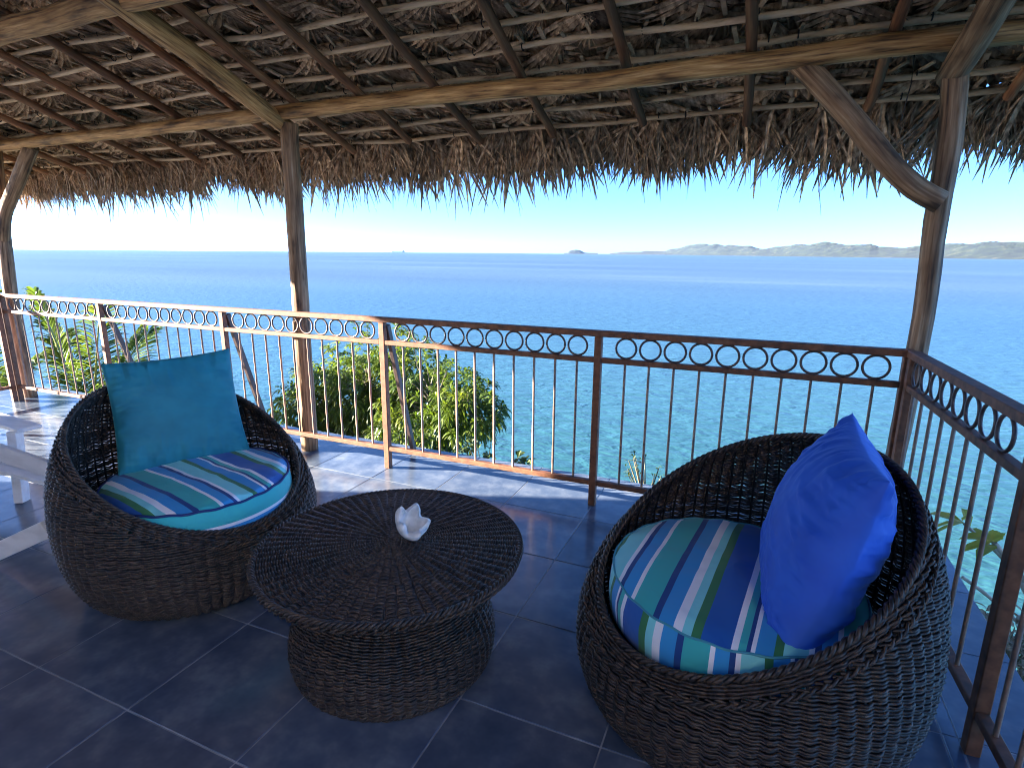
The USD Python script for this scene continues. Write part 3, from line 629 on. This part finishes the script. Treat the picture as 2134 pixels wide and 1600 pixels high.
for k in range(72):
    a = k / 72 * 2 * PI + rng.normal(0, 0.012); r = np.linspace(0.02 if k % 3 == 0 else 0.16, RTOP, 8)
    sp.add(*tube(np.stack([r * np.cos(a + 0.04 * np.sin(r * 9 + k)), r * np.sin(a + 0.04 * np.sin(r * 9 + k)), TZ + 0.0010 - 0.012 * (r / RTOP) ** 2], 1), 0.0038, 4))
tag(obj('spokes', sp.get(), M['wicker'], table, smooth=True), kind='stuff')
a = np.arange(480) / 480 * 2 * PI
m = MB()
m.add(*braid(np.stack([(RTOP + 0.008) * np.cos(a), (RTOP + 0.008) * np.sin(a), np.full(480, TZ - 0.014)], 1), 0.0062, 52, 3, 5, 0.0075))
m.add(*braid(np.stack([(RTOP + 0.004) * np.cos(a), (RTOP + 0.004) * np.sin(a), np.full(480, TZ - 0.034)], 1), 0.0052, 50, 2, 5, 0.006))
obj('edge', m.get(), M['wicker'], table, smooth=True)
m = MB()
for k in range(14):
    r = RTOP - 0.004 - 0.0085 * k; nn_ = 180; a2 = np.arange(nn_) / nn_ * 2 * PI
    if r < 0.372: break
    m.add(*tube(np.stack([r * np.cos(a2), r * np.sin(a2), TZ - 0.034 - 0.0010 * k + 0.003 * np.cos(60 * a2 + k * PI)], 1), 0.0040, 5, closed=True))
obj('underside', m.get(), M['wicker'], table, smooth=True)
dk = trimesh.creation.cylinder(0.455, 0.006, sections=48); dk.apply_translation((0, 0, TZ - 0.022)); obj('deck', dk, M['wicker_dark'], table)
a = np.arange(360) / 360 * 2 * PI
obj('base_ring', braid(np.stack([0.368 * np.cos(a), 0.368 * np.sin(a), np.full(360, 0.012)], 1), 0.006, 40, 3, 5, 0.006), M['wicker'], table, smooth=True)

# clam shell on the table
def clam():
    """a deeply fluted cup standing on its hinge, mouth up"""
    nu, nv = 120, 26; U = np.arange(nu) / nu * 2 * PI; V = np.linspace(0.05, 1, nv); A, B = [], []
    for lst, m_ in ((A, 1.0), (B, 0.80)):
        for v_ in V:
            r = math.sin(v_ * PI * 0.60) ** 0.8 * (1 - 0.10 * v_ ** 4); fl = np.cos(5 * U + 0.5 * np.sin(U + 1)); g = v_ ** 1.3
            k = m_ * r * (1 + 0.16 * fl * g)
            z = 0.070 * v_ ** 1.25 + 0.011 * fl * v_ ** 3 + 0.020 * np.sin(U - 0.4) * v_ ** 2 + (0.006 if m_ < 1 else 0) * (1 - v_)
            lst.append(np.stack([0.070 * k * np.cos(U), 0.052 * k * np.sin(U), z + (0 if m_ == 1 else -0.002)], 1))
    A, B = np.vstack(A), np.vstack(B); A = A + 0.004 * (meshkit.fbm(A * 60, 3, 4) - .5)[:, None]; N = nu * nv; f = []
    for r in range(nv - 1):
        for c in range(nu):
            o, o2 = r * nu + c, r * nu + (c + 1) % nu; f += [(o, o2, o2 + nu, o + nu), (N + o, N + o + nu, N + o2 + nu, N + o2)]
    for c in range(nu):
        o, o2 = (nv - 1) * nu + c, (nv - 1) * nu + (c + 1) % nu; f += [(o, o2, N + o2, N + o)]
        if c: f += [(0, c, (c + 1) % nu, 0)]
    return np.vstack([A, B]), np.array(f)
v, f = clam()
Q = rot((0, 0, 1), math.radians(-22)) @ rot((1, 0, 0), math.radians(-26)) @ rot((0, 1, 0), math.radians(24))
v = 1.08 * v @ Q.T; v -= np.array([v[:, 0].mean(), v[:, 1].mean(), v[:, 2].min()])
t = thing('clam_shell', 'white fluted giant clam shell lying on the wicker table', 'seashell', (-1.135, 1.655, TZ + 0.006))
obj('valve', (v, f), M['shell'], t, smooth=60)

# ------------------------------------------------------------------ cushions
def round_cushion(R, h, ang, freq, side, seed, off):
    """a round seat cushion: (top, side, piping); ang turns the stripes; side: how the band's stripes run"""
    rng = np.random.default_rng(seed); n = 120; a = np.arange(n) / n * 2 * PI
    rs = np.array([0, .15, .3, .45, .6, .72, .82, .9, .96, 1.0]); dome = np.array([1, .99, .97, .93, .86, .77, .66, .52, .34, 0.12])
    wr = lambda x, y: 0.016 * (meshkit.fbm(np.stack([x * 9 + seed, y * 9, x * 0], -1), 3, seed) - .5)
    P = []; UV = []
    for r, d in zip(rs, dome):
        x, y = R * r * np.cos(a), R * r * np.sin(a); z = h + 0.038 * d + wr(x, y) * 1.6 * (1 - r ** 6) + 0.004 * np.cos(a * 22 + seed) * (r > .9) * (r < .99)
        P.append(np.stack([x, y, z], -1)); UV.append(np.stack([(x * math.cos(ang) + y * math.sin(ang)) * freq + off, y], -1))
    k = len(rs); i = np.arange(k - 1)[:, None]; j = np.arange(n)[None]
    tf = np.stack([i * n + j, (i + 1) * n + j, (i + 1) * n + (j + 1) % n, i * n + (j + 1) % n], -1).reshape(-1, 4)
    top = (np.vstack(P), tf, np.vstack(UV))
    zs = np.linspace(h + 0.004, 0, 7); m = n + 1; a2 = np.arange(m) / n * 2 * PI; P, UV = [], []
    for q, z in enumerate(zs):
        r = R * (1 + 0.03 * math.sin(q / 6 * PI)) - (0.02 if q == 6 else 0); rr = r + 0.006 * (meshkit.noise(np.stack([np.cos(a2) * 5, np.sin(a2) * 5, a2 * 0 + q * .5], -1), seed) - .5)
        P.append(np.stack([rr * np.cos(a2), rr * np.sin(a2), np.full(m, z)], -1))
        UV.append(np.stack([np.full(m, 0.36 - (h - z) * 1.65) if side == 'around' else -a2 * R * freq - 0.53 + 8, a2], -1))
    i = np.arange(6)[:, None]; j = np.arange(n)[None]
    sf = np.stack([i * m + j, (i + 1) * m + j, (i + 1) * m + j + 1, i * m + j + 1], -1).reshape(-1, 4)
    pp = np.stack([R * np.cos(a), R * np.sin(a), h + 0.006 + 0.0025 * np.cos(a * 22 + seed)], -1)
    return top, (np.vstack(P), sf, np.vstack(UV)), tube(pp, 0.0055 if side == 'around' else 0.0035, 6, closed=True)
def seat(label, c, R, h, ang, freq, side, seed, tilt, off, pm):
    t = thing('seat_cushion', label, 'cushion', c)
    top, sd, cord = round_cushion(R, h, ang, freq, side, seed, off); Q = rot((math.cos(tilt[0]), math.sin(tilt[0]), 0), tilt[1])
    obj('top', (top[0] @ Q.T, top[1]), M['stripes'], t, smooth=True, uv=top[2]); obj('band', (sd[0] @ Q.T, sd[1]), M['stripes'], t, smooth=True, uv=sd[2])
    obj('piping', (cord[0] @ Q.T, cord[1]), M[pm], t, smooth=True)
seat('round blue striped seat cushion under the teal pillow', (-2.315, 1.705, 0.312), 0.388, 0.165, math.radians(262), 1.8, 'around', 2, (0.9, 0.03), 0.03, 'navy_cord')
seat('round blue striped seat cushion under the royal blue pillow', (0.005, 1.845, 0.312), 0.388, 0.165, math.radians(-7), 1.8, 'across', 6, (0.5, 0.02), 0.67, 'aqua_cord')

def pillow(corners, thick, seed, wr=0.016):
    """corners: bottom left, bottom right, top right, top left seen from its front"""
    bl, br, tr, tl = map(np.asarray, corners); n = 96
    u = np.linspace(-1, 1, n); U, V_ = np.meshgrid(u, u, indexing='ij')
    pin = 0.055
    Uc = U * (1 - pin * (1 - np.abs(V_) ** 2.2)); Vc = V_ * (1 - pin * (1 - np.abs(U) ** 2.2))
    s, t_ = (Uc + 1) / 2, (Vc + 1) / 2
    P = ((1 - s) * (1 - t_))[..., None] * bl + (s * (1 - t_))[..., None] * br + (s * t_)[..., None] * tr + ((1 - s) * t_)[..., None] * tl
    nrm = np.cross(br - bl, tl - bl); nrm /= np.linalg.norm(nrm)
    th_ = (np.clip(1 - np.abs(U) ** 2.4, 0, 1) * np.clip(1 - np.abs(V_) ** 2.4, 0, 1)) ** 0.56 * thick
    edge = np.maximum(np.abs(U), np.abs(V_)); q = np.arctan2(V_, U)
    w = wr * (meshkit.fbm(np.stack([U * 2.0 + seed, V_ * 2.0, U * 0], -1), 4, seed) - .5) * 1.3
    r1 = meshkit.fbm(np.stack([U * 11, V_ * 2.2 + seed, U * 0], -1), 2, seed + 3) - .5; r2 = meshkit.fbm(np.stack([U * 2.2, V_ * 11 + seed, U * 0], -1), 2, seed + 4) - .5
    cr = 1 - np.abs(2 * meshkit.fbm(np.stack([U * 1.6 + seed + V_ * .8, V_ * 4.5 + U * 1.8, U * 0 + 3], -1), 2, seed + 8) - 1)
    w = w + wr * 0.5 * (cr ** 4 - .2) * (0.35 + np.abs(U) ** 1.5)
    w = w + wr * 2.6 * (r1 * np.abs(V_) ** 2 + r2 * np.abs(U) ** 2)
    e = np.clip((1 - edge) * 9, 0, 1)
    A = P + nrm * ((th_ + w * e))[..., None]; B = P - nrm * ((th_ + w[::-1] * e))[..., None]
    i = np.arange(n - 1)[:, None]; j = np.arange(n - 1)[None]
    f = np.stack([i * n + j, (i + 1) * n + j, (i + 1) * n + j + 1, i * n + j + 1], -1).reshape(-1, 4)
    v = np.vstack([A.reshape(-1, 3), B.reshape(-1, 3)]); f2 = np.vstack([f, f[:, ::-1] + n * n])
    mesh = trimesh.Trimesh(v, np.vstack([f2[:, [0, 1, 2]], f2[:, [0, 2, 3]]]), process=False); mesh.merge_vertices(digits_vertex=6)
    return mesh
def put_pillow(label, corners, thick, seed, m, wr):
    c = np.mean(corners, 0); t = pillow([np.asarray(q) - c for q in corners], thick, seed, wr)
    o = obj('throw_pillow', t, M[m], smooth=50); UsdGeom.Xformable(o).AddTranslateOp().Set(Gf.Vec3d(*map(float, c))); tag(o, label, 'pillow')
put_pillow('plain teal square pillow leaning in the left chair', [(-2.62, 1.53, 0.49), (-2.34, 2.03, 0.485), (-2.55, 2.14, 1.005), (-2.815, 1.645, 0.985)], 0.085, 3, 'teal', 0.009)
put_pillow('plain royal blue square pillow leaning in the right chair', [(0.150, 2.02, 0.45), (0.150, 1.49, 0.425), (0.365, 1.70, 0.925), (0.335, 2.23, 0.975)], 0.15, 9, 'royal', 0.016)

# ------------------------------------------------------------------ white deck chair at the left edge
t = thing('deck_chair', 'white painted slatted wooden deck chair cut off at the left edge', 'deck chair', (-3.9, 1.6, 0))
o = np.array([-3.9, 1.6, 0.0])
def board(name, a, b_, w, h): obj(name, beam(np.array(a) - o, np.array(b_) - o, w, h), M['white_paint'], t)
board('side_board', (-3.42, 1.265, 0.005), (-2.93, 1.37, 0.245), 0.028, 0.085)
board('arm_board', (-3.75, 1.44, 0.555), (-2.98, 1.52, 0.445), 0.028, 0.085)
for k in range(3): board('seat_slat', (-4.5, 1.59 + 0.075 * k, 0.325), (-3.1, 1.66 + 0.075 * k, 0.285), 0.066, 0.022)
board('apron', (-4.45, 1.66, 0.235), (-4.01, 1.73, 0.235), 0.022, 0.08)
board('leg', (-4.03, 1.785, 0.0), (-4.06, 1.83, 0.435), 0.05, 0.075)
board('arm_rest', (-4.75, 1.93, 0.448), (-3.98, 1.87, 0.448), 0.13, 0.024)

# ------------------------------------------------------------------ plants
def leaf_set(centers, dirs, lens, wids, droop, rng, fold=0.25):
    """many lance-shaped leaves: base points, directions"""
    n = len(centers); d = dirs / np.linalg.norm(dirs, axis=1, keepdims=True)
    s = np.cross(d, np.array([0, 0, 1.0]) + rng.normal(0, 0.25, (n, 3))); s /= np.linalg.norm(s, axis=1, keepdims=True) + 1e-9
    nn = np.cross(s, d); L = lens[:, None]; W = wids[:, None]; g = np.array([0, 0, -1.0])
    c1 = centers + d * L * 0.35 + g * droop * L * 0.10; c2 = centers + d * L * 0.7 + g * droop * L * 0.38; c3 = centers + d * L * 0.93 + g * droop * L * 0.75
    l1, r1 = c1 - s * W + nn * W * fold, c1 + s * W + nn * W * fold; l2, r2 = c2 - s * W * .8 + nn * W * fold, c2 + s * W * .8 + nn * W * fold
    v = np.stack([centers, l1, c1, r1, l2, c2, r2, c3], 1).reshape(-1, 3)
    f = np.array([(0, 2, 1), (0, 3, 2), (1, 2, 5), (1, 5, 4), (2, 3, 6), (2, 6, 5), (4, 5, 7), (5, 6, 7)])
    return v, (f[None] + (np.arange(n) * 8)[:, None, None]).reshape(-1, 3)

def whorls(centers, axes, per, ln, wd, droop, rng, open_=0.9):
    C_, D_ = [], []
    for c, a in zip(centers, axes):
        a = a / np.linalg.norm(a); u_ = np.cross(a, rng.normal(0, 1, 3)); u_ /= np.linalg.norm(u_); v_ = np.cross(a, u_)
        th_ = rng.uniform(0, 2 * PI) + np.arange(per) * 2.4
        op = open_ * rng.uniform(0.6, 1.3, per)
        D_.append(a * np.cos(op)[:, None] + (np.cos(th_)[:, None] * u_ + np.sin(th_)[:, None] * v_) * np.sin(op)[:, None])
        C_.append(c + a * rng.uniform(-0.05, 0.03, per)[:, None])
    C_ = np.vstack(C_); D_ = np.vstack(D_); n = len(C_)
    return leaf_set(C_, D_, ln * rng.uniform(0.6, 1.2, n), wd * rng.uniform(0.8, 1.2, n), droop, rng)

# mango tree below the railing
rng = np.random.default_rng(21)
tree = thing('mango_tree', 'bushy green tree with drooping narrow leaves beyond the middle of the railing', 'tree', (-4.7, 6.6, -5.4))
TB = np.array([-4.7, 6.6, -5.4])
blobs = [((-5.75, 6.4, -0.80), (0.72, 0.8, 0.75)), ((-5.15, 6.6, -0.45), (0.75, 0.9, 0.72)), ((-4.55, 6.7, -0.40), (0.55, 0.8, 0.72)), ((-3.75, 6.2, -0.45), (0.66, 0.8, 0.56)),
         ((-3.2, 6.0, -0.42), (0.40, 0.6, 0.42)), ((-4.9, 6.2, -1.25), (0.9, 0.8, 0.6)), ((-4.0, 6.0, -1.05), (0.6, 0.7, 0.55)), ((-5.6, 6.3, -1.35), (0.6, 0.7, 0.5))]
cs, ax = [], []; tips = []
for c, r in blobs:
    for _ in range(int(400 * r[0] * r[2] / 0.45)):
        d = rng.normal(0, 1, 3); d /= np.linalg.norm(d)
        if d[2] < -0.6 and rng.random() < 0.6: continue
        k = rng.uniform(0.55, 1.08); q = np.array(c) + d * np.array(r) * k
        if meshkit.noise(q[None] * 2.3, 4)[0] < 0.36: continue
        cs.append(q - TB); ax.append(d + np.array([0, 0, 0.5]))
for w_, h_ in (((-4.55, 6.7, 0.38), 10), ((-3.95, 6.2, 0.25), 8), ((-5.3, 6.6, 0.36), 6), ((-2.85, 5.9, -0.25), 6)):
    for _ in range(h_): cs.append(np.array(w_) + rng.normal(0, 0.09, 3) - TB); ax.append(np.array([rng.normal(0, .3), rng.normal(0, .3), 1.0]))
tag(obj('foliage', whorls(cs, ax, 11, 0.155, 0.0165, 0.75, rng), M['mango_leaf'], tree, smooth=False), kind='stuff')
obj('trunk', pole((0, 0, 0), (0.1, -0.1, 3.0), 0.15, 0.10, 12, 10, 0.05, 0.1, 3), M['bark'], tree, smooth=50)
for k, (c, r) in enumerate(blobs):
    a = np.array([0.1, -0.1, 2.6 + 0.08 * k]); e = np.array(c) - TB + np.array([0, 0, 0.2])
    obj('branch', pole(a, e, 0.05, 0.012, 12, 7, 0.12, 0.1, 50 + k, mids=[(a + e) / 2 + np.array([0, 0, -0.15])]), M['bark'], tree, smooth=50)
bs = MB()
for k in range(0, len(cs), 6):
    j_ = np.argmin([np.linalg.norm(np.array(c) - TB - cs[k]) for c, _ in blobs]); e = np.array(blobs[j_][0]) - TB
    bs.add(*tube([e + (cs[k] - e) * 0.15, e + (cs[k] - e) * 0.6 + rng.normal(0, .04, 3), cs[k]], [0.012, 0.008, 0.004], 4))
tag(obj('twigs', bs.get(), M['bark'], tree, smooth=True), kind='stuff')

# palms at the left end
def frond(base, d, L, sag, rng, lw=0.027, ll=0.60, n=54, rise=0.0):
    d = np.asarray(d, float); d /= np.linalg.norm(d); t_ = np.linspace(0, 1, 16); g = np.array([0, 0, -1.0])
    p = np.asarray(base) + d * (L * t_)[:, None] + g * (sag * L * t_ ** 2.2)[:, None]
    tan = np.gradient(p, axis=0); tan /= np.linalg.norm(tan, axis=1, keepdims=True)
    s = np.cross(tan, [0, 0, 1.0]); s /= np.linalg.norm(s, axis=1, keepdims=True)
    C_, D_, Ls = [], [], []
    for k in range(n):
        u_ = 0.16 + 0.84 * k / (n - 1); q = np.array([np.interp(u_, t_, p[:, i_]) for i_ in range(3)]); tt = np.array([np.interp(u_, t_, tan[:, i_]) for i_ in range(3)]); ss = np.array([np.interp(u_, t_, s[:, i_]) for i_ in range(3)])
        l = ll * math.sin(PI * (0.18 + 0.72 * u_)) ** 0.7
        for sg in (-1, 1):
            C_.append(q); D_.append(tt * (0.55 + 0.5 * u_) + sg * ss * 1.0 + np.array([0, 0, 0.15 + rng.normal(0, .08)]) + rng.normal(0, .05, 3)); Ls.append(l * rng.uniform(.85, 1.1))
    lv = leaf_set(np.array(C_), np.array(D_), np.array(Ls), np.full(len(C_), lw), 0.45, rng, 0.35)
    return tube(p, np.linspace(0.026, 0.006, 16), 6), lv
def palm(label, base, crown, fr, seed):
    rng = np.random.default_rng(seed); t = thing('palm_tree', label, 'palm', base); b0 = np.array(base, float); cr = np.array(crown, float) - b0
    obj('trunk', pole((0, 0, 0), cr, 0.11, 0.08, 14, 10, 0.03, 0.12, seed), M['bark'], t, smooth=50)
    for d, L, sag in fr:
        st, lv = frond(cr, d, L, sag, rng)
        f_ = obj('frond', lv, M['palm_leaf'], t); obj('midrib', st, M['stalk'], f_, smooth=True)
palm('green feather palm just beyond the left corner of the railing', (-8.7, 4.9, -4.5), (-8.55, 4.75, -1.1),
     [((-0.15, -0.1, 1), 2.35, 0.12), ((0.45, -0.1, 1), 2.35, 0.10), ((0.62, 0.1, 1), 2.3, 0.16), ((0.95, -0.25, 0.9), 2.2, 0.18), ((0.25, 0.3, 1), 2.1, 0.2), ((-0.5, 0.2, 1), 2.2, 0.25),
      ((0.9, 0.4, 0.7), 1.8, 0.4), ((1.0, -0.5, 0.45), 1.9, 0.35), ((0.5, -0.9, 0.6), 1.9, 0.3), ((-0.9, -0.3, 0.7), 2.0, 0.3), ((0.1, -0.6, 0.9), 2.0, 0.25), ((0.7, -0.5, 1), 1.9, 0.3)], 5)
palm('feather palm with bright yellow-green fronds at the far left edge', (-10.6, 4.4, -4.2), (-10.3, 4.3, -0.9),
     [((0.2, -0.2, 1), 2.3, 0.1), ((0.7, -0.1, 0.8), 2.0, 0.3), ((1.0, 0.0, 0.35), 1.8, 0.35), ((0.9, -0.4, 0.1), 1.8, 0.3), ((-0.3, 0.3, 1), 2.4, 0.2), ((0.4, 0.4, 0.8), 2.0, 0.3), ((1, 0.2, -0.05), 1.6, 0.3), ((0.6, -0.7, 0.4), 1.7, 0.35)], 9)

# low plants along the outer edge
def bush(name, label, c, r, n, mat, ln, wd, seed, twigs=True, group=None, droop=0.5):
    rng = np.random.default_rng(seed); t = thing(name, label, 'shrub', c, 0, group); cs, ax = [], []; tw = MB()
    for _ in range(n):
        d = rng.normal(0, 1, 3); d[2] = abs(d[2]); d /= np.linalg.norm(d); q = d * np.array(r) * rng.uniform(.5, 1.05)
        cs.append(q); ax.append(d + np.array([0, 0, .4])); tw.add(*tube([(0, 0, -0.25), q * .5 + np.array([0, 0, -.1]), q], [0.008, 0.006, 0.003], 4))
    tag(obj('foliage', whorls(cs, ax, 7, ln, wd, droop, rng), M[mat], t), kind='stuff'); tag(obj('stems', tw.get(), M['dry_twig'], t, smooth=True), kind='stuff')
bush('low_shrub', 'low yellow-green shrub behind the bottom rail right of the middle post', (-2.78, 3.98, -0.18), (0.42, 0.22, 0.30), 26, 'mango_leaf', 0.11, 0.014, 31)
bush('low_shrub', 'low green shrub under the bottom rail by the second strut', (-1.95, 3.98, -0.20), (0.45, 0.22, 0.26), 24, 'shrub_leaf', 0.12, 0.015, 32)
bush('low_shrub', 'sparse wispy shrub behind the rail left of the right chair', (-0.62, 3.92, -0.10), (0.22, 0.14, 0.24), 16, 'shrub_leaf', 0.05, 0.005, 33)
bush('low_shrub', 'dark green shrub below the outer edge on the far right', (1.75, 3.85, -1.35), (0.5, 0.6, 0.62), 90, 'shrub_leaf', 0.13, 0.02, 34)
bush('low_shrub', 'dry brown shrub against the outer tiles right of the railing', (1.40, 3.55, -0.78), (0.24, 0.32, 0.42), 60, 'dry_leaf', 0.10, 0.010, 35)
# frangipani branches on the right
t = thing('frangipani', 'bare pale frangipani branches with yellowing leaves beyond the right railing', 'shrub', (1.9, 3.9, -1.6)); FB = np.array([1.9, 3.9, -1.6])
rng = np.random.default_rng(41); cs, ax = [], []
for k, (pts, r0) in enumerate([([(1.9, 3.9, -1.6), (1.72, 3.85, -0.7), (1.50, 3.75, -0.25), (1.33, 3.72, -0.04)], 0.022), ([(1.50, 3.75, -0.25), (1.50, 3.6, 0.05), (1.45, 3.55, 0.22)], 0.016), ([(1.72, 3.85, -0.7), (1.42, 3.75, -0.42), (1.22, 3.72, -0.28)], 0.014),
                              ([(1.50, 3.75, -0.25), (1.36, 3.8, -0.12), (1.20, 3.78, 0.02)], 0.013), ([(1.42, 3.75, -0.42), (1.30, 3.62, -0.5), (1.16, 3.6, -0.36)], 0.012)]):
    P_ = [np.array(q) - FB for q in pts]; obj('branch', pole(P_[0], P_[-1], r0, r0 * .7, 12, 7, 0.02, 0.15, 90 + k, mids=P_[1:-1]), M['pale_bark'], t, smooth=50)
    cs.append(P_[-1]); ax.append(P_[-1] - P_[-2])
obj('foliage', whorls(cs[:2] + cs[3:4], ax[:2] + ax[3:4], 6, 0.20, 0.03, 0.5, rng), M['yellow_leaf'], t)

# ------------------------------------------------------------------ air
hz = usdkit.material(stage, '/World/Looks/haze', {'v': ('principled_volume', {'color': (0.32, 0.55, 1.0), 'density': 1.1e-5, 'anisotropy': 0.3})}, [], volume='v.volume')
tag(obj('haze', box((0, 0, (SEA - 1 + 320) / 2), (33000, 33000, 320 - SEA + 1)), hz), kind='stuff')
